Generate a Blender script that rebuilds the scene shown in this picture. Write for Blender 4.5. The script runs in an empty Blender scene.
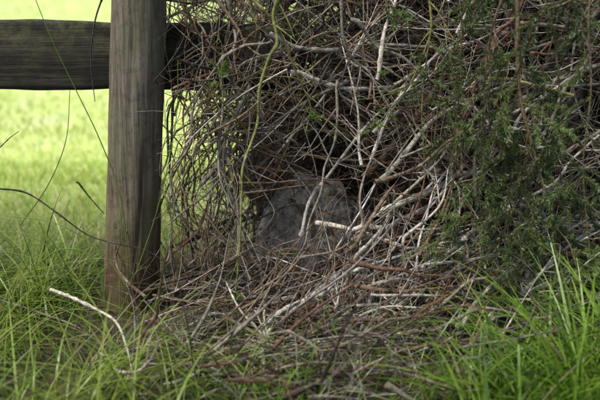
import bpy, math
import numpy as np
from mathutils import Vector
rng = np.random.default_rng(23)
scene = bpy.context.scene

# ------------------------------------------------------------------ camera
CAM = np.array([0.0, -2.3, 0.906]); PITCH = math.radians(15)
cd = bpy.data.cameras.new("camera"); cam = bpy.data.objects.new("camera", cd)
scene.collection.objects.link(cam); scene.camera = cam
cam.location = CAM; cam.rotation_euler = (math.radians(75), 0, 0)
cd.lens = 55; cd.sensor_width = 36; cd.clip_end = 2000; cd.clip_start = 0.02
cd.dof.use_dof = True; cd.dof.focus_distance = 2.25; cd.dof.aperture_fstop = 2.4
scene.view_settings.view_transform = 'Standard'; scene.view_settings.look = 'None'
scene.view_settings.exposure = 0

def W(u, v, y):
    """metric position, on the vertical plane at depth y, of an image pixel projected through the camera"""
    a = (u-300)/300*0.3273; b = (200-v)/300*0.3273
    c, s = math.cos(PITCH), math.sin(PITCH)
    t = (y-CAM[1])/(c+s*b)
    return np.array([a*t, y, CAM[2]+t*(-s+c*b)])

# ------------------------------------------------------------------ light
EL, AZ = math.radians(62), math.radians(-124)
sunv = Vector((math.sin(AZ)*math.cos(EL), math.cos(AZ)*math.cos(EL), math.sin(EL)))
sd = bpy.data.lights.new("sun", 'SUN'); sd.energy = 5; sd.angle = math.radians(11); sd.color = (1, .95, .86)
sun = bpy.data.objects.new("sun", sd); scene.collection.objects.link(sun)
sun.rotation_euler = sunv.to_track_quat('Z', 'Y').to_euler(); sun.location = (5, 5, 8)
w = bpy.data.worlds.new("World"); scene.world = w; w.use_nodes = True
nt = w.node_tree; bg = nt.nodes["Background"]; sky = nt.nodes.new("ShaderNodeTexSky")
sky.sky_type = 'NISHITA'; sky.sun_disc = False; sky.sun_elevation = EL; sky.sun_rotation = AZ
nt.links.new(sky.outputs[0], bg.inputs[0]); bg.inputs[1].default_value = 0.15

# ------------------------------------------------------------------ materials
class M:
    def __init__(s, name):
        s.m = bpy.data.materials.new(name); s.m.use_nodes = True; s.t = s.m.node_tree
        s.b = s.t.nodes["Principled BSDF"]; s.out = s.t.nodes["Material Output"]
    def n(s, typ, **kw):
        x = s.t.nodes.new(typ)
        for k, v in kw.items(): setattr(x, k, v)
        return x
    def l(s, a, b): s.t.links.new(a, b)
    def noise(s, scale, detail=5, vec=None, rough=.55):
        x = s.n("ShaderNodeTexNoise"); x.inputs["Scale"].default_value = scale
        x.inputs["Detail"].default_value = detail; x.inputs["Roughness"].default_value = rough
        if vec is not None: s.l(vec, x.inputs["Vector"])
        return x.outputs["Fac"]
    def coord(s, scale=(1, 1, 1), rot=(0,0,0)):
        c = s.n("ShaderNodeTexCoord"); mp = s.n("ShaderNodeMapping")
        mp.inputs["Scale"].default_value = scale; mp.inputs["Rotation"].default_value = rot
        s.l(c.outputs["Object"], mp.inputs["Vector"]); return mp.outputs[0]
    def ramp(s, fac, stops):
        r = s.n("ShaderNodeValToRGB"); e = r.color_ramp.elements
        while len(e) < len(stops): e.new(.5)
        for i, (p, c) in enumerate(stops):
            e[i].position = p; e[i].color = (*c, 1) if len(c) == 3 else c
        s.l(fac, r.inputs[0]); return r.outputs[0]
    def mix(s, a, b, fac, mode='MIX'):
        x = s.n("ShaderNodeMix", data_type='RGBA', blend_type=mode)
        for sock, v in ((x.inputs[6], a), (x.inputs[7], b), (x.inputs[0], fac)):
            if isinstance(v, (int, float)): sock.default_value = v
            elif isinstance(v, tuple): sock.default_value = (*v, 1)
            else: s.l(v, sock)
        return x.outputs[2]
    def bump(s, h, st, dist=.01):
        x = s.n("ShaderNodeBump"); x.inputs["Strength"].default_value = st; x.inputs["Distance"].default_value = dist
        s.l(h, x.inputs["Height"]); s.l(x.outputs[0], s.b.inputs["Normal"])
    def tint(s):
        a = s.n("ShaderNodeAttribute"); a.attribute_name = "tint"; return a.outputs["Color"]

def g(v): return (v, v, v)
mb = M("bark")
c1 = mb.mix(mb.tint(), mb.ramp(mb.noise(75, 6, mb.coord(), .7), [(.34, g(.32)), (.5, g(.92)), (.64, g(1.45))]), 1.0, 'MULTIPLY')
lich = mb.ramp(mb.noise(30, 7, mb.coord(), .75), [(.56, g(0)), (.64, g(.55))])
mb.l(mb.mix(c1, (.33, .32, .24), lich), mb.b.inputs["Base Color"]); mb.b.inputs["Roughness"].default_value = .8
mb.bump(mb.noise(230, 4, mb.coord()), .9, .003)
bark = mb.m

def leafmat(name, trans, rough=.45):
    m = M(name); tint = m.tint()
    m.l(tint, m.b.inputs["Base Color"]); m.b.inputs["Roughness"].default_value = rough
    tr = m.n("ShaderNodeBsdfTranslucent"); ms = m.n("ShaderNodeMixShader"); ms.inputs[0].default_value = trans
    m.l(m.mix(tint, (1.0, 1.0, .6), 1.0, 'MULTIPLY'), tr.inputs[0])
    m.l(m.b.outputs[0], ms.inputs[1]); m.l(tr.outputs[0], ms.inputs[2]); m.l(ms.outputs[0], m.out.inputs[0])
    return m.m
grassm = leafmat("grass_blade", .45, .4)
needm = leafmat("spruce_needle", .12, .45)

mg = M("ground_soil_and_turf")
co = mg.coord()
glare_col = mg.ramp(mg.noise(3, 6, co), [(.3, (.52, .64, .16)), (.55, (.62, .72, .26)), (.75, (.72, .76, .40))])  # turf paler than real grass: overexposed sunlight put into the colour
soil = mg.ramp(mg.noise(60, 6, co), [(.3, (.02, .017, .010)), (.7, (.085, .065, .038))])
sp = mg.n("ShaderNodeSeparateXYZ"); mg.l(co, sp.inputs[0])
mr = mg.n("ShaderNodeMapRange"); mr.inputs[1].default_value = .4; mr.inputs[2].default_value = 1.7
mg.l(sp.outputs[1], mr.inputs[0])
mg.l(mg.mix(soil, glare_col, mr.outputs[0]), mg.b.inputs["Base Color"]); mg.b.inputs["Roughness"].default_value = .95
mg.bump(mg.noise(70, 6, co), .5, .02)

mp_ = M("weathered_post_wood")
co = mp_.coord(); fine = mp_.noise(1, 7, mp_.coord((120, 120, 4.0)), .72); mid = mp_.noise(1, 5, mp_.coord((20, 20, 3.2)), .6)
base = mp_.ramp(fine, [(.30, (.055, .042, .03)), (.43, (.18, .152, .112)), (.60, (.32, .28, .218)), (.75, (.45, .405, .33))])
base = mp_.mix(base, mp_.ramp(mid, [(.32, (.5, .42, .34)), (.6, (1.05, 1.02, .96))]), .9, 'MULTIPLY')
blot = mp_.ramp(mp_.noise(45, 7, co, .75), [(.50, g(1)), (.62, g(.45))]); base = mp_.mix(base, blot, .7, 'MULTIPLY')
sp = mp_.n("ShaderNodeSeparateXYZ"); mp_.l(co, sp.inputs[0])
mr = mp_.n("ShaderNodeMapRange"); mr.inputs[1].default_value = .5; mr.inputs[2].default_value = .05
mp_.l(sp.outputs[2], mr.inputs[0])
brown = mp_.mix(base, (.80, .56, .36), mr.outputs[0], 'MULTIPLY')
alg = mp_.ramp(mp_.noise(9, 8, co, .7), [(.46, g(0)), (.62, g(.45))])
c_ = mp_.mix(brown, (.19, .19, .09), alg)
lic = mp_.ramp(mp_.noise(28, 8, co, .75), [(.62, g(0)), (.68, g(.5))])
mp_.l(mp_.mix(c_, (.36, .36, .28), lic), mp_.b.inputs["Base Color"]); mp_.b.inputs["Roughness"].default_value = .88
mp_.bump(fine, 1.0, .01)

mrl = M("dark_rail_wood")
co = mrl.coord(); fine = mrl.noise(1, 7, mrl.coord((4.0, 70, 80)), .7)
base = mrl.ramp(fine, [(.3, (.007, .006, .004)), (.52, (.028, .022, .013)), (.75, (.085, .068, .040))])
base = mrl.mix(base, mrl.ramp(mrl.noise(7, 4, co), [(.35, g(.5)), (.7, g(1.3))]), .9, 'MULTIPLY')
moss = mrl.ramp(mrl.noise(22, 8, co, .75), [(.46, g(0)), (.60, g(.6))])
sp = mrl.n("ShaderNodeSeparateXYZ"); mrl.l(co, sp.inputs[0])
mr = mrl.n("ShaderNodeMapRange"); mr.inputs[1].default_value = .60; mr.inputs[2].default_value = .77; mr.inputs[3].default_value = .35; mr.inputs[4].default_value = 1.5
mrl.l(sp.outputs[2], mr.inputs[0])
mrl.l(mrl.mix(base, (.085, .09, .026), mrl.mix(moss, mr.outputs[0], 1.0, 'MULTIPLY')), mrl.b.inputs["Base Color"]); mrl.b.inputs["Roughness"].default_value = .85
mrl.bump(fine, .9, .008)

mst = M("lichened_stone")
co = mst.coord()
base = mst.ramp(mst.noise(20, 9, co, .72), [(.36, (.20, .165, .125)), (.5, (.48, .425, .345)), (.66, (.70, .65, .56))])
mst.l(mst.mix(base, mst.ramp(mst.noise(95, 6, co, .75), [(.40, g(.35)), (.55, g(1.15))]), .8, 'MULTIPLY'), mst.b.inputs["Base Color"])
mst.b.inputs["Roughness"].default_value = .95; mst.bump(mst.noise(60, 8, co, .75), 1, .02)
mcore = M("dark_core_shade")  # near-black colour standing in for shade inside the pile
co = mcore.coord()
mcore.l(mcore.ramp(mcore.noise(45, 8, co), [(.35, (.008, .006, .004)), (.6, (.022, .015, .009)), (.8, (.045, .030, .018))]), mcore.b.inputs["Base Color"])
mcore.b.inputs["Roughness"].default_value = 1; mcore.bump(mcore.noise(80, 6, co), 1, .02)

# ------------------------------------------------------------------ mesh helpers
def mesh_obj(name, V, Q, mat, C=None, parent=None, smooth=True):
    V = np.asarray(V, np.float32); Q = np.asarray(Q, np.int32)
    me = bpy.data.meshes.new(name)
    me.vertices.add(len(V)); me.vertices.foreach_set("co", V.ravel())
    me.loops.add(Q.size); me.loops.foreach_set("vertex_index", Q.ravel())
    me.polygons.add(len(Q)); me.polygons.foreach_set("loop_start", np.arange(0, Q.size, 4, dtype=np.int32))
    me.update(calc_edges=True)
    me.polygons.foreach_set("use_smooth", np.full(len(Q), smooth))
    if C is not None:
        at = me.color_attributes.new("tint", 'FLOAT_COLOR', 'POINT')
        C4 = np.ones((len(V), 4), np.float32); C4[:, :3] = C
        at.data.foreach_set("color", C4.ravel())
    me.materials.append(mat)
    o = bpy.data.objects.new(name, me); scene.collection.objects.link(o)
    if parent: o.parent = parent
    return o
def empty(name):
    e = bpy.data.objects.new(name, None); scene.collection.objects.link(e); e.empty_display_size = .1; return e

class Tubes:
    def __init__(s): s.V = []; s.Q = []; s.C = []; s.n = 0
    def add(s, P, R, col, sides=5):
        P = np.asarray(P); n = len(P)
        T = np.gradient(P, axis=0); T /= np.linalg.norm(T, axis=1)[:, None]+1e-9
        ref = np.array([.31, .87, .38]) if abs(T.mean(0)[1]) < .8 else np.array([1., 0, .1])
        A = np.cross(T, ref); A /= np.linalg.norm(A, axis=1)[:, None]+1e-9; B = np.cross(T, A)
        th = np.arange(sides)/sides*2*math.pi
        V = P[:, None]+np.asarray(R)[:, None, None]*(np.cos(th)[None, :, None]*A[:, None]+np.sin(th)[None, :, None]*B[:, None])
        i = np.arange(n-1)[:, None]*sides; j = np.arange(sides)[None]; k = (j+1) % sides
        Q = np.stack([i+j, i+k, i+sides+k, i+sides+j], -1).reshape(-1, 4)+s.n
        s.V.append(V.reshape(-1, 3)); s.Q.append(Q); s.C.append(np.tile(col, (n*sides, 1))); s.n += n*sides
    def build(s, name, mat, parent=None):
        return mesh_obj(name, np.concatenate(s.V), np.concatenate(s.Q), mat, np.concatenate(s.C), parent)

def unit(v): return v/(np.linalg.norm(v)+1e-9)
def path(p0, d, L, n, wig, droop=0.0):
    d = unit(np.asarray(d, float)); P = [np.array(p0, float)]; cv = rng.normal(0, wig, 3)
    for i in range(n-1):
        cv = .72*cv+rng.normal(0, wig*.62, 3)
        d = unit(d+cv-np.array([0, 0, droop/n]))
        if rng.random() < .07: d = unit(d+rng.normal(0, .26, 3))
        P.append(P[-1]+d*L/(n-1))
    return np.array(P)
def smooth(K, n):
    K = np.asarray(K, float); K = np.vstack([2*K[0]-K[1], K, 2*K[-1]-K[-2]]); m = len(K)-3
    out = []
    for t in np.linspace(0, m-1e-6, n):
        i = int(t); f = t-i; a, b, c, d = K[i:i+4]
        out.append(.5*((2*b)+(c-a)*f+(2*a-5*b+4*c-d)*f*f+(3*b-a-3*c+d)*f**3))
    return np.array(out)
PALE = (.50, .45, .375); GREY = (.235, .195, .15); TAN = (.17, .112, .066); RED = (.14, .068, .036); DARK = (.048, .033, .022); OLIVE = (.20, .19, .05)
def vary(c, s=.26): return np.array(c)*max(.4, 1+rng.normal(0, s*.7))*(1+rng.normal(0, s*.25, 3)).clip(.5, 1.6)
def taper(n, r, end=.3):
    t = np.linspace(0, 1, n); R = r*(1-(1-end)*t)
    k = rng.random(n) < .16; R[k] *= 1.35
    return R*(1+rng.normal(0, .07, n))
def kids(tb, P, R, col, k, L, depth, wig=.085, ok=None):
    n = len(P)
    for _ in range(k):
        i = rng.integers(1, n-1); T = unit(P[min(i+1, n-1)]-P[i-1]); s = unit(np.cross(T, rng.normal(0, 1, 3)))
        s[1] *= .6
        l = L*rng.uniform(.35, 1); m = max(4, int(l*26)+2)
        p = path(P[i], T*rng.uniform(.5, 1.3)+s, l, m, wig)
        if ok is not None and not ok(p): continue
        r = max(R[i]*rng.uniform(.4, .65), .0008); RR = taper(m, r, .35)
        tb.add(p, RR, col*rng.uniform(.8, 1.15), 4)
        if depth > 0: kids(tb, p, RR, col, 2, l*.5, depth-1, wig, ok)

# ------------------------------------------------------------------ ground
def gh(x, y):
    e = np.exp(-((x*x+y*y)/60))
    return (.012*np.sin(3.1*x+1)*np.cos(2.7*y)+.008*np.sin(7*x-2*y))*e
N = 260; s = np.linspace(-1, 1, N); gx = np.sinh(s*7.2)/np.sinh(7.2)*600
X, Y = np.meshgrid(gx, gx, indexing='ij'); V = np.stack([X, Y, gh(X, Y)], -1).reshape(-1, 3)
i = (np.arange(N-1)[:, None]*N+np.arange(N-1)[None]).ravel()
mesh_obj("ground", V, np.stack([i, i+N, i+N+1, i+1], -1), mg.m)

# ------------------------------------------------------------------ fence
fence = empty("wooden_fence")
def make_post(name, bx, by, tx, ty, h, r0, r1):
    n, sd_ = 110, 90; th = np.arange(sd_)/sd_*2*math.pi; Vv = []
    zs = np.concatenate([np.linspace(-.25, h-.02, n-3), [h-.006, h, h]])
    for q, z in enumerate(zs):
        f = z/h; r = r0+(r1-r0)*f
        rr = r*(1+.025*np.sin(3*th+z*2.3+1)+.014*np.sin(7*th-z*4)+.01*np.sin(17*th+1.5*np.sin(z*5))+.014*np.sin(z*11+th*2)+.007*np.sin(z*37-th*3))
        for (tc, zc, wd, dp) in [(-1.75, .75, .035, .008), (-1.2, .35, .03, .007), (-2.2, .2, .03, .007)]:   # drying checks
            rr -= dp*np.exp(-((th-(tc % (2*math.pi))-.12*np.sin(z*6+tc))/wd)**2)*np.exp(-((z-zc)/.22)**4)
        rr += .007*np.exp(-((z-.235)/.024)**2)*np.exp(-((th-4.3)/.22)**2)-.011*np.exp(-((z-.235)/.010)**2)*np.exp(-((th-4.3)/.10)**2)
        if q == n-2: rr *= .93
        if q == n-1: rr *= .001
        Vv.append(np.stack([bx+(tx-bx)*f+rr*np.cos(th), by+(ty-by)*f+rr*np.sin(th), np.full(sd_, z)], -1))
    i = np.arange(n-1)[:, None]*sd_; j = np.arange(sd_)[None]; k = (j+1) % sd_
    return mesh_obj(name, np.concatenate(Vv), np.stack([i+j, i+k, i+sd_+k, i+sd_+j], -1).reshape(-1, 4), mp_.m, parent=fence)
make_post("post", -.455, 0, -.369, .0, 1.12, .073, .063)
make_post("post_far", -2.75, .05, -2.74, .05, 1.1, .07, .062)
def make_rail(name, x0, x1, zc0, zc1, yc, hh, th_):
    n = 150; xs = np.linspace(x0, x1, n); prof = []
    for a in np.linspace(0, 2*math.pi, 40, endpoint=False):
        c, s_ = math.cos(a), math.sin(a)
        prof.append((np.sign(c)*abs(c)**.55*th_/2, np.sign(s_)*abs(s_)**.45*hh/2))
    prof = np.array(prof); m = len(prof); Vv = []
    for x in xs:
        f = (x-x0)/(x1-x0); zc = zc0+(zc1-zc0)*f
        k = 1+.03*np.sin(x*5)+.02*np.sin(x*17)+.008*np.sin(x*43)
        wob = .004*np.sin(prof[:, 1]*60+x*3)+.002*np.sin(x*31+prof[:, 1]*90)
        Vv.append(np.stack([np.full(m, x), yc+prof[:, 0]+wob, zc+prof[:, 1]*k], -1))
    Vv[0] = Vv[0]*0+Vv[0].mean(0)+(Vv[1]-Vv[1].mean(0))*.001; Vv[-1] = Vv[-1].mean(0)+(Vv[-2]-Vv[-2].mean(0))*.001
    i = np.arange(n-1)[:, None]*m; j = np.arange(m)[None]; k = (j+1) % m
    return mesh_obj(name, np.concatenate(Vv), np.stack([i+j, i+k, i+m+k, i+m+j], -1).reshape(-1, 4), mrl.m, parent=fence)
make_rail("rail", -3.1, .02, .68, .645, .108, .178, .06)

# ------------------------------------------------------------------ stone + added dark core
def blob(name, c, rad, mat, seed, amp=.16, parent=None, rough=0):
    n, m = 110, 150; ph = np.linspace(.001, math.pi-.001, n)[:, None]; th = np.linspace(0, 2*math.pi, m, endpoint=False)[None]
    d = np.stack([np.sin(ph)*np.cos(th), np.sin(ph)*np.sin(th), np.cos(ph)+0*th], -1)
    r_ = np.random.default_rng(seed); f = np.ones(d.shape[:2])
    for k in range(26):
        v = r_.normal(0, 1, 3)*(1.5+k*.55); f += amp/(1+k*.3)*np.sin(d@v+r_.uniform(0, 6))
    for k in range(30):
        v = r_.normal(0, 1, 3)*(12+k); f += rough*np.sin(d@v+r_.uniform(0, 6))
    Vv = (d*f[..., None]*np.array(rad)+np.array(c)).reshape(-1, 3)
    i = np.arange(n-1)[:, None]*m; j = np.arange(m)[None]; k = (j+1) % m
    return mesh_obj(name, Vv, np.stack([i+j, i+m+j, i+m+k, i+k], -1).reshape(-1, 4), mat, parent=parent)
blob("field_stone", (.035, .08, .155), (.15, .08, .16), mst.m, 8, .055, None, .006)
blob("added_dark_core", (.55, .68, .05), (.72, .30, .70), mcore.m, 5, .10)  # mound added to make the pile's interior dark

# ------------------------------------------------------------------ brush pile
pile = empty("brush_pile")
def left(z): return -.27-.10*max(.25-z, 0)
def front(z): return -.33+.44*min(max(z, 0), .9)
def hollow(P):
    c = W(308, 210, .0)
    q = ((P[:, 0]-c[0])/.11)**2+((P[:, 2]-c[2]-.35*(P[:, 0]-c[0]))/.18)**2
    return np.any((q < 1) & (P[:, 1] < .2))
tb = Tubes()
cnt = 0
while cnt < 3400:
    z = rng.uniform(-.0, 1.25); f = front(z); y = f+rng.random()**1.15*.85-.02; x = rng.uniform(-.34, 1.3)
    if x < left(z)+rng.exponential(.055): continue
    u_ = rng.random()
    if z < .10: ang = rng.normal(.2, .6)
    elif u_ < .38: ang = rng.normal(.7, .4)
    elif u_ < .58: ang = rng.normal(2.3, .45)
    elif u_ < .78: ang = rng.normal(0.0, .35)
    else: ang = rng.uniform(0, math.pi)
    if rng.random() < .5: ang += math.pi
    d = np.array([math.cos(ang), rng.normal(0, .32)+.35*math.sin(ang), math.sin(ang)])
    L = rng.uniform(.3, 1.0) if rng.random() < .6 else rng.uniform(.12, .4)
    n = int(L*20)+4; P = path(np.array([x, y, z])-unit(d)*L*.5, d, L, n, .048, rng.uniform(0, .35))
    if hollow(P) and rng.random() < .86: continue
    if P[:, 0].min() < -.41 or P[:, 2].min() < -.02: continue
    if np.any((P[:, 1] < np.array([front(q) for q in P[:, 2]])-.12)): continue
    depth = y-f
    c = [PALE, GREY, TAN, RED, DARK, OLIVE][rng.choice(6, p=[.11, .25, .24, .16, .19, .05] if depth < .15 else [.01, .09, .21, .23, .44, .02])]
    col = vary(c)*(1 if depth < .15 else .55); r = rng.choice([.0014, .0023, .0042, .007], p=[.34, .34, .22, .10])*rng.uniform(.8, 1.2)  # deep branches get darker tones: interior shade put into their colour
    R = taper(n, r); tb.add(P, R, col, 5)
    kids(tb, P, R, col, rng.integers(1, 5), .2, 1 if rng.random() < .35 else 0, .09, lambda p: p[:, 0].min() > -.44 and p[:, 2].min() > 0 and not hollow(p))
    cnt += 1
for _ in range(34):
    x = rng.uniform(.0, 1.1); z = rng.uniform(.2, 1.1); y = front(z)+rng.uniform(.06, .4); ang = rng.normal(.5, .7)
    d = np.array([math.cos(ang), rng.normal(0, .2), math.sin(ang)]); L = rng.uniform(.5, 1.1)
    P = path(np.array([x, y, z])-unit(d)*L*.4, d, L, 22, .035)
    if hollow(P) or P[:, 0].min() < -.2: continue
    tb.add(P, taper(22, rng.uniform(.008, .013), .5), vary([GREY, TAN, DARK][rng.integers(3)]), 8)
for q in range(600):
    x = rng.uniform(-.5, .95) if rng.random() < .2 else rng.uniform(-.38, .95); y = rng.uniform(-.50+.12*max(x-.1, 0), .1); z = rng.uniform(.01, .13)
    if q > 520: x = rng.normal(.02, .17); y = rng.uniform(-.66, -.45); z = rng.uniform(.03, .14)
    ang = rng.normal(.35, .8); L = rng.uniform(.08, .42); d = np.array([math.cos(ang), rng.normal(.1, .5), rng.normal(.16, .25)])
    n = int(L*22)+4; P = path(np.array([x, y, z]), d, L, n, .055, .1); P[:, 2] = np.maximum(P[:, 2], .008)
    c = [PALE, GREY, TAN, RED, DARK][rng.choice(5, p=[.12, .26, .25, .14, .23])]
    r = rng.choice([.0013, .0021, .0035, .005], p=[.3, .37, .25, .08])*rng.uniform(.8, 1.2); R = taper(n, r); col = vary(c)*.85; tb.add(P, R, col, 5)
    kids(tb, P, R, col, 3, .13, 0)
tb.build("tangled_dead_branches", bark, pile)

def hero(tb, pts, y0, y1, r, col, k=3, L=.16, n=None, wav=.0065, end=.4, depth=0):
    K = [W(u, v, y0+(y1-y0)*i/(len(pts)-1)) for i, (u, v) in enumerate(pts)]
    K = np.array(K); n = n or 9*len(pts); P = smooth(K, n)
    Lt = np.linalg.norm(np.diff(P, axis=0), axis=1).sum()
    m = max(3, int(Lt/.06)); off = smooth(rng.normal(0, wav, (m, 3)), n); off[0] *= .2; P = P+off*min(1, Lt/.3)
    R = taper(n, r, end); c = vary(col, .1); tb.add(P, R, c, 7); kids(tb, P, R, c, k, L, depth)
hb = Tubes()
for a in [
 ([(262,352),(275,325),(330,285),(372,243),(400,205),(447,150),(472,108)], -.36, -.06, .0068, PALE, 7),
 ([(180,384),(262,348),(330,318),(380,285),(440,262)], -.42, -.24, .0065, PALE, 5),
 ([(120,345),(200,354),(290,335),(380,300),(470,284),(600,268)], -.34, -.24, .005, TAN, 5),
 ([(255,335),(300,302),(345,275),(400,255),(470,240)], -.36, -.2, .0065, PALE, 6),
 ([(380,218),(430,190),(480,168),(540,100),(590,60)], -.2, -.05, .008, PALE, 6),
 ([(350,233),(390,222),(440,200),(500,150),(560,130)], -.2, -.06, .007, PALE, 6),
 ([(270,34),(330,52),(400,40),(470,62),(560,38)], -.04, .0, .007, GREY, 6),
 ([(290,74),(360,90),(430,62),(510,20)], -.06, .02, .006, PALE, 6),
 ([(338,80),(332,150),(312,205),(292,262),(262,332)], -.1, -.26, .0034, GREY, 5),
 ([(400,392),(415,345),(430,298)], -.42, -.32, .009, TAN, 2),
 ([(300,236),(318,190),(352,140),(400,100),(450,84),(520,60)], -.1, -.03, .005, PALE, 5),
 ([(380,180),(440,120),(500,90),(600,86)], -.12, -.04, .007, PALE, 5),
 ([(350,20),(400,60),(470,110),(520,170),(600,215)], -.08, -.12, .005, GREY, 5),
 ([(430,270),(480,230),(540,190),(600,140)], -.22, -.14, .007, PALE, 4),
 ([(300,150),(370,165),(430,150),(520,130)], -.02, -.08, .004, TAN, 4),
 ([(230,180),(280,183),(335,180),(370,172)], -.1, -.08, .003, RED, 3),
 ([(225,165),(270,168),(330,176)], -.1, -.07, .0022, RED, 2),
 ([(240,192),(290,188),(350,190)], -.1, -.08, .0028, TAN, 3),
 ([(215,140),(280,152),(345,160),(390,150)], -.04, -.06, .0028, TAN, 3),
 ([(260,220),(300,205),(350,212),(390,195)], -.06, -.06, .0028, DARK, 3),
 ([(240,262),(290,246),(330,250),(380,232)], -.12, -.1, .003, TAN, 3),
 ([(350,300),(345,262),(352,225),(340,190)], -.12, -.06, .003, GREY, 4),
 ([(250,240),(280,262),(320,285),(360,296)], -.14, -.14, .0028, TAN, 4),
 ([(150,380),(230,352),(300,346),(370,318),(500,300)], -.45, -.32, .006, GREY, 5),
 ([(150,392),(210,368),(270,350),(350,345),(430,325)], -.46, -.38, .005, PALE, 5),
 ([(190,402),(250,380),(320,372),(390,350)], -.55, -.48, .0045, GREY, 4),
 ([(250,405),(300,384),(360,380),(430,362)], -.58, -.5, .004, TAN, 4),
 ([(270,398),(266,362),(262,340),(240,312),(232,280)], -.48, -.3, .005, PALE, 3),
 ([(70,365),(130,352),(200,332),(262,345),(330,362)], -.38, -.4, .0038, GREY, 3),
 ([(50,290),(80,302),(112,322),(130,350),(140,398)], -.3, -.56, .0042, PALE, 1),
 ([(0,188),(50,210),(100,236),(150,256),(200,280)], -.15, -.12, .0024, DARK, 1),
 ([(76,182),(90,198),(104,214)], .1, .1, .0028, DARK, 0),
 ([(0,147),(10,138),(19,130)], .0, .0, .0016, DARK, 0),
 ([(104,-12),(97,20),(93,60),(95,100)], .05, .06, .0026, DARK, 0),
 ([(282,-10),(272,50),(258,110),(244,170),(238,250),(236,330)], -.18, -.28, .0045, OLIVE, 7),
 ([(246,-10),(270,12),(292,50),(306,100),(310,130)], -.18, -.14, .004, OLIVE, 6),
 ([(430,-10),(425,40),(410,80),(380,120)], -.18, -.18, .003, OLIVE, 6),
 ([(200,-10),(236,30),(262,55),(300,62)], -.02, -.1, .0045, TAN, 5),
 ([(178,8),(205,30),(230,60),(262,112)], -.02, -.1, .003, TAN, 4),
 ([(170,60),(205,40),(240,15),(262,-10)], .0, .0, .0025, GREY, 5),
 ([(340,-10),(350,50),(372,78),(392,110),(404,160)], -.13, -.13, .004, GREY, 5),
 ([(395,290),(440,280),(500,272),(560,270),(600,262)], -.3, -.3, .005, RED, 4),
 ([(520,180),(535,230),(560,280),(600,340)], -.22, -.36, .0035, GREY, 3),
 ([(430,330),(480,310),(540,318),(600,296)], -.42, -.4, .0045, GREY, 5),
 ([(400,350),(460,338),(530,345),(600,330)], -.46, -.44, .004, TAN, 5),
 ([(470,345),(510,305),(560,285),(600,250)], -.4, -.34, .004, PALE, 5),
 ([(310,330),(325,362),(335,390)], -.4, -.5, .003, RED, 1),
 ([(30,345),(90,340),(160,352),(240,346)], -.32, -.34, .0026, TAN, 3),
 ([(0,300),(50,318),(110,340),(180,352)], -.25, -.33, .0026, GREY, 2),
 ([(165,330),(210,300),(262,262),(300,236)], -.2, -.12, .003, GREY, 3),
]:
    hero(hb, a[0], a[1], a[2], a[3], a[4], a[5], depth=1)
CS = [GREY, TAN, RED, OLIVE, DARK]
for _ in range(46):
    y = rng.uniform(-.12, .22); a = rng.uniform(180, 350); b_ = 162+rng.exponential(42); c_ = rng.uniform(160, 300)
    pts = [(a, rng.uniform(-40, 50)), ((a+b_)/2+rng.normal(0, 16), rng.uniform(60, 100)), (b_, rng.uniform(140, 215)), ((b_+c_)/2, rng.uniform(230, 270)), (c_, rng.uniform(285, 340))]
    if rng.random() < .45: pts = pts[:4]
    if rng.random() < .25: pts = pts[1:]
    hero(hb, pts, y, y-rng.uniform(.0, .25), rng.choice([.0013, .0021, .0034]), CS[rng.choice(5, p=[.27, .27, .17, .12, .17])], 5, .15, wav=.009)
for q in range(260):
    if q < 125: u0, v0 = 176+rng.exponential(42), rng.uniform(-60, 120)
    else: u0, v0 = 172+rng.exponential(60), rng.uniform(60, 350)
    A = rng.uniform(0, math.pi); L = rng.uniform(40, 190)
    dx, dy = L*math.cos(A)/2, L*math.sin(A)/2
    if u0-abs(dx) < 158 or u0 > 350: continue
    if 268 < u0 < 340 and 130 < v0 < 290 and rng.random() < .6: continue
    y = rng.uniform(-.1, .3) - (.15 if v0 > 250 else 0)
    hero(hb, [(u0-dx, v0+dy), (u0+rng.normal(0, 8), v0+rng.normal(0, 8)), (u0+dx, v0-dy)], y, y+rng.normal(0, .1), rng.choice([.0012, .002, .0032]), CS[rng.choice(5, p=[.26, .25, .17, .1, .22])], 4, .14, wav=.009)
for q in range(110):
    u0, v0 = rng.uniform(230, 560), rng.uniform(30, 340)
    if q > 75: u0, v0 = rng.uniform(240, 560), rng.uniform(250, 345)
    if v0 < 255 and u0 < 345: continue
    A = rng.normal(.6, .6); L = rng.uniform(50, 180); u1, v1 = u0+L*math.cos(A), v0-L*math.sin(A)
    y0 = front(W(u0, v0, 0)[2])-rng.uniform(0, .07); y1 = front(W(u1, v1, 0)[2])-rng.uniform(0, .06)
    hero(hb, [(u0, v0), ((u0+u1)/2+rng.normal(0, 9), (v0+v1)/2+rng.normal(0, 9)), (u1, v1)], y0, y1, rng.choice([.002, .0034, .0056]), [PALE, GREY, TAN, RED][rng.choice(4, p=[.38, .30, .20, .12])], 5, .15, wav=.009, depth=1)
hb.build("long_loose_branches", bark, pile)

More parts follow.
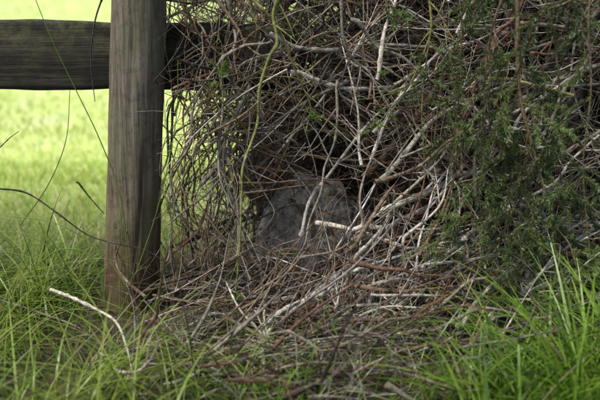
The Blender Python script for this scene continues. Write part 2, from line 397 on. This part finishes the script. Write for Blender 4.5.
# ------------------------------------------------------------------ spruce tree
spruce = empty("spruce_tree")
st = Tubes(); NV = []; NC = []
def needles(P, n, ln, wd, col, flat=.0):
    t = rng.random(n)*(len(P)-1.001); i = t.astype(int); f = (t-i)[:, None]
    pos = P[i]*(1-f)+P[i+1]*f; T = P[i+1]-P[i]; T /= np.linalg.norm(T, axis=1)[:, None]+1e-9
    Rr = rng.normal(0, 1, (n, 3)); Rr -= (Rr*T).sum(1)[:, None]*T; Rr /= np.linalg.norm(Rr, axis=1)[:, None]+1e-9
    D = T*rng.uniform(.5, .9, (n, 1))+Rr*.9; D /= np.linalg.norm(D, axis=1)[:, None]
    S = np.cross(D, rng.normal(0, 1, (n, 3))); S /= np.linalg.norm(S, axis=1)[:, None]+1e-9
    l = ln*rng.uniform(.8, 1.1, (n, 1)); a = pos-S*wd/2; b = pos+S*wd/2; e = pos+D*l
    V = np.stack([a, b, e+S*wd*.2, e-S*wd*.2], 1).reshape(-1, 3); NV.append(V)
    c = np.array(col)*rng.uniform(.65, 1.4, (n, 1)); NC.append(np.repeat(c, 4, 0))
TX, TY = 1.6, 1.25
P = np.stack([np.full(40, TX)+np.sin(np.linspace(0, 3, 40))*.03, np.full(40, TY), np.linspace(-.1, 7, 40)], -1)
st.add(P, np.linspace(.14, .01, 40), np.array((.12, .085, .06)), 16)
DG = (.035, .055, .016)
def limb(z, az, L, nb, nn, ln, wd, dro=.5):
    d = np.array([math.cos(az), math.sin(az), .12]); P = path((TX, TY, z), d, L, 16, .02, dro)
    st.add(P, taper(16, .014+.006*L, .2), vary((.12, .085, .06)), 6)
    for _ in range(nb):
        i = rng.integers(2, 16); i = min(i, 15); T = unit(P[min(i, 14)+1]-P[min(i, 14)]); sd2 = unit(np.cross(T, [0, 0, 1]))*rng.choice([-1, 1])
        l = rng.uniform(.2, .5)*(1.15-.5*i/15); q = path(P[i], T*.7+sd2*rng.uniform(.2, 1)+np.array([0, 0, -.25]), l, 7, .05, .5)
        st.add(q, taper(7, .003, .4), np.array((.10, .07, .045)), 3)
        needles(q, nn, ln, wd, np.array(DG)*rng.uniform(.7, 1.3))
for z in np.arange(1.6, 6.6, .36):
    rad = 1.95*(1-(z-1.0)/6.2)
    for k in range(6): limb(z+rng.uniform(-.1, .1), rng.uniform(0, 2*math.pi), rad*rng.uniform(.8, 1.08), 12, 36, .05, .008)
for z in np.arange(.35, 1.6, .16):
    for k in range(4):
        az = math.radians(rng.uniform(150, 200)); limb(z, az, rng.uniform(1.2, 1.66), 20, 80, .03, .005, .35)
    for k in range(3): limb(z, math.radians(rng.uniform(-40, 140)), rng.uniform(1.0, 1.6), 12, 45, .04, .007, .35)
def strand(pts, y0, y1, r=.003, k=16, Ls=(.05, .14), dens=1900):
    K = [W(u, v, y0+(y1-y0)*i/(len(pts)-1)) for i, (u, v) in enumerate(pts)]
    n = 26; P = smooth(K, n)+smooth(rng.normal(0, .006, (6, 3)), n); st.add(P, taper(n, r, .35), vary((.15, .105, .055), .1), 6)
    Ltot = np.linalg.norm(np.diff(P, axis=0), axis=1).sum(); needles(P[12:], int(Ltot*300), .012, .0014, (.07, .10, .026))
    side = 1
    for j in range(int(k*.6)):
        i = rng.integers(5, n-1); T = unit(P[i+1]-P[i]); side = -side; a = rng.normal(0 if side > 0 else math.pi, .5); s_ = np.array([math.cos(a), .6*math.sin(a), 0])
        l = rng.uniform(*Ls)*1.3; q = path(P[i], T*.55+s_*1.1+np.array([0, 0, -.05]), l, 12, .03, 1.0)
        st.add(q, taper(12, .0014, .5), np.array((.16, .105, .05)), 4)
        c = np.array((.075, .112, .028))*rng.uniform(.5, 1.6); needles(q, int(l*dens), .0105, .0015, c)
        for jj in range(3):
            i2 = rng.integers(2, 9); T2 = unit(q[i2+1]-q[i2]); sg = rng.choice([-1, 1]); pr = unit(np.cross(T2, [0, 1, 0]))*sg
            q2 = path(q[i2], T2*.9+pr*.8, l*rng.uniform(.3, .6), 7, .03, .5)
            st.add(q2, taper(7, .001, .6), np.array((.16, .105, .05)), 3); needles(q2, int(l*.45*dens), .010, .0015, c*rng.uniform(.95, 1.3))
for e in [((TX, TY, 1.75), W(515, -60, -.24)), ((TX, TY, 1.9), W(450, -70, -.1)), ((TX, TY, 1.6), W(600, -60, -.3))]:
    a, b_ = np.array(e[0]), e[1]; mid = (a+b_)/2+np.array([0, 0, .15]); P = smooth([a, mid, b_], 20)
    st.add(P, taper(20, .02, .3), np.array((.12, .085, .06)), 7)
strand([(515,-60),(517,20),(523,90),(532,150),(548,215),(560,275)], -.27, -.34, .0055, 26, (.06, .15))
strand([(515,-60),(500,0),(490,60),(478,130),(470,200)], -.27, -.3, .003, 14, (.05, .13))
strand([(515,-60),(545,0),(556,70),(562,130),(560,200)], -.27, -.32, .003, 15, (.06, .14))
strand([(600,-60),(588,10),(590,80),(585,160),(592,260)], -.32, -.35, .003, 18)
strand([(450,-70),(440,0),(428,60),(420,120),(424,150)], -.14, -.24, .0025, 7, (.04, .07))
strand([(450,-70),(462,0),(458,60),(452,130),(455,180)], -.14, -.26, .0025, 12, (.04, .09))
strand([(600,-60),(575,-10),(540,20),(525,60),(505,120),(515,190)], -.32, -.3, .003, 11, (.06, .13))
strand([(523,90),(500,130),(478,180),(480,250)], -.28, -.33, .002, 20, (.05, .12))
strand([(532,150),(520,190),(508,240),(516,292)], -.3, -.38, .002, 22, (.05, .11))
strand([(548,215),(566,240),(580,275),(588,305)], -.33, -.4, .002, 18, (.05, .10))
strand([(450,-70),(490,-20),(560,-5),(620,10)], -.2, -.25, .003, 10, (.06, .12))
strand([(450,-70),(400,-30),(380,20),(372,60)], -.14, -.18, .002, 7, (.03, .06))
st.build("trunk_and_twigs", bark, spruce)
NVa = np.concatenate(NV); mesh_obj("needles", NVa, np.arange(len(NVa)).reshape(-1, 4), needm, np.concatenate(NC), spruce, False)

# small fresh shoots caught in the pile
NV.clear(); NC.clear(); sb = Tubes()
for (u, v, y) in [(222, 66, -.14), (224, 71, -.14), (220, 76, -.14), (223, 80, -.14), (368, 130, -.18), (378, 124, -.18), (388, 118, -.17), (400, 98, -.16), (312, 118, -.16), (388, 70, -.14), (345, 322, -.4), (485, 20, -.2), (240, 296, -.3), (205, 150, -.12)]:
    for _ in range(2):
        c = W(u+rng.normal(0, 2), v+rng.normal(0, 2), y); q = path(c, rng.normal(0, 1, 3), .022, 5, .1)
        sb.add(q, taper(5, .0014), np.array((.15, .2, .05)), 4); needles(q, 28, .009, .0024, (.15, .26, .03))
shoots = empty("green_shoots"); sb.build("shoot_stems", bark, shoots)
NVa = np.concatenate(NV); mesh_obj("shoot_leaves", NVa, np.arange(len(NVa)).reshape(-1, 4), grassm, np.concatenate(NC), shoots, False)

# ------------------------------------------------------------------ grass
def blades(x, y, L, wd, lean, curl, col, seg=5):
    n = len(x); t = np.linspace(0, 1, seg)[None, :, None]; a = rng.uniform(0, 2*math.pi, n)
    D = np.stack([np.cos(a), np.sin(a), 0*a], -1)[:, None]; a2 = a+rng.normal(math.pi/2, .5, n)
    S = np.stack([np.cos(a2), np.sin(a2), 0*a2], -1)[:, None]
    L3 = L[:, None, None]; le = lean[:, None, None]; cu = curl[:, None, None]
    hor = L3*(le*t+cu*t*t); ver = L3*(t*np.sqrt(np.clip(1-le**2, .1, 1))-cu*.55*t**2.4)
    P = np.stack([x, y, gh(x, y)-.005], -1)[:, None]+D*hor+np.array([0, 0, 1.])*ver
    hw = wd[:, None, None]*.5*(np.clip(1-t**1.8, .04, 1))
    V = np.stack([P-S*hw, P+S*hw+D*hw*.35], 2).reshape(-1, 3)
    b0 = (np.arange(n)*seg*2)[:, None]; k = np.arange(seg-1)[None]*2
    Q = np.stack([b0+k, b0+k+1, b0+k+3, b0+k+2], -1).reshape(-1, 4)
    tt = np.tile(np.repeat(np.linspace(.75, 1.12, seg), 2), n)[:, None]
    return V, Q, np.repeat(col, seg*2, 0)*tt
def gcolor(n, x, y, lo, hi, dry=.07):
    f = rng.random((n, 1)); c = np.array(lo)*(1-f)+np.array(hi)*f
    c *= (1+.25*np.sin(x*2.1+1.3*np.sin(y*1.7))*np.cos(y*1.1))[:, None]
    d = rng.random(n) < dry; c[d] = np.array((.46, .39, .20))*rng.uniform(.5, 1.2, (d.sum(), 1)); return c
parts = []
n = 32000; x = rng.uniform(-1.7, 1.7, n); y = rng.uniform(-1.0, 1.7, n)
inp = (x > -.36+.0*y) & (y > -.46+.05*np.sin(9*x)) & (y < 1.1); mid_ = (abs(x-.0) < .27+.03*np.sin(20*y)) & (y < -.3) & (y > -.8)
patch = .5+.5*np.sin(9*x+2*np.sin(7*y))*np.sin(8*y+1.5*np.sin(6*x))
keep = np.where(inp, rng.random(n) < .05, np.where(mid_, rng.random(n) < .22, (y > .3) | (rng.random(n) < .3+.6*patch)))
keep &= ~(((x+.45)**2+y**2) < .006)
x, y = x[keep], y[keep]; n = len(x)
near_post = np.exp(-(((x+.42)/.18)**2+((y+.14)/.18)**2))
col = gcolor(n, x, y, (.11, .18, .025), (.32, .44, .07), .16)*(1+.9*np.clip((y-.1)/1.1, 0, 1))[:, None]  # blades brighten with distance, painting in the step to the sunlit field
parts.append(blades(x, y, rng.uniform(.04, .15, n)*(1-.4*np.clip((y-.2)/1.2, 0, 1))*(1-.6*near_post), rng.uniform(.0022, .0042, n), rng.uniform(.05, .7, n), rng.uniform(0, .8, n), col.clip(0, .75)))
n = 2300; cx = rng.uniform(-1.2, -.34, 64); cy = rng.uniform(-.78, .2, 64); far = ~((cx > -.62) & (cy > -.40)); cx, cy = cx[far], cy[far]; k = rng.integers(0, len(cx), n)
x = cx[k]+rng.normal(0, .05, n); y = cy[k]+rng.normal(0, .05, n)
parts.append(blades(x, y, rng.uniform(.12, .38, n), rng.uniform(.003, .0065, n), rng.uniform(.05, .6, n), rng.uniform(.1, 1.2, n), gcolor(n, x, y, (.13, .22, .028), (.46, .60, .11), .12), 10))
n = 1700; cx = rng.uniform(.34, 1.2, 36); cy = -.66+rng.uniform(-.1, .22, 36); k = rng.integers(0, 36, n)
x = cx[k]+rng.normal(0, .028, n); y = cy[k]+rng.normal(0, .028, n)
parts.append(blades(x, y, rng.uniform(.16, .48, n)*np.clip((x+.15)/.8, .5, 1), rng.uniform(.004, .0095, n), rng.uniform(.05, .5, n), rng.uniform(.1, .9, n), gcolor(n, x, y, (.055, .13, .018), (.30, .47, .055), .04), 10))
n = 260; x = rng.uniform(-.3, .42, n); y = rng.uniform(-.66, -.42, n)
parts.append(blades(x, y, rng.uniform(.08, .26, n), rng.uniform(.003, .0065, n), rng.uniform(.05, .6, n), rng.uniform(.1, 1, n), gcolor(n, x, y, (.08, .16, .022), (.30, .46, .06), .1), 8))
n = 45000; r = 1.0*np.exp(rng.uniform(0, math.log(45), n)); y = r+.3; x = rng.uniform(-1, 1, n)*(1.6+r*.75)
k = ~((x > 0) & (x < 1.5) & (y < 1.6)); x, y, r = x[k], y[k], r[k]; n = len(x)
parts.append(blades(x, y, rng.uniform(.03, .075, n), .004+.0022*r*rng.uniform(.5, 1, n), rng.uniform(.1, .7, n), rng.uniform(0, .7, n), gcolor(n, x, y, (.54, .66, .15), (.76, .82, .36), .14).clip(0, .88), 4))  # field blades in very light colours, overexposed sun glare painted in
VV, QQ, CC, off = [], [], [], 0
for V, Q, C in parts: VV.append(V); QQ.append(Q+off); CC.append(C); off += len(V)
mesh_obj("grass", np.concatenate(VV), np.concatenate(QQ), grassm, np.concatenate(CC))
gs = Tubes()
for pts, y0, y1 in [([(28,-20),(52,40),(76,90),(100,140),(120,195),(128,260),(128,320)], -.1, -.12), ([(178,60),(176,120),(160,200),(140,262),(118,318)], -.15, -.16),
                    ([(70,90),(66,140),(48,185),(20,225)], .0, -.1), ([(118,190),(122,240),(120,300),(124,330)], -.12, -.14), ([(0,250),(40,262),(70,290),(92,340)],-.2,-.25), ([(0,232),(30,236),(60,262),(75,330)],-.2,-.25),
                    ([(0,215),(60,225),(110,262),(150,330)],-.2,-.3), ([(20,280),(60,250),(95,262),(110,330)],-.25,-.28), ([(175,200),(165,260),(150,330)],-.2,-.25)]:
    K = [W(u, v, y0+(y1-y0)*i/(len(pts)-1)) for i, (u, v) in enumerate(pts)]; P = smooth(K, 36); gs.add(P, np.linspace(.0009, .0018, 36), np.array((.19, .30, .05)), 5)
gs.build("grass_stalks", grassm)
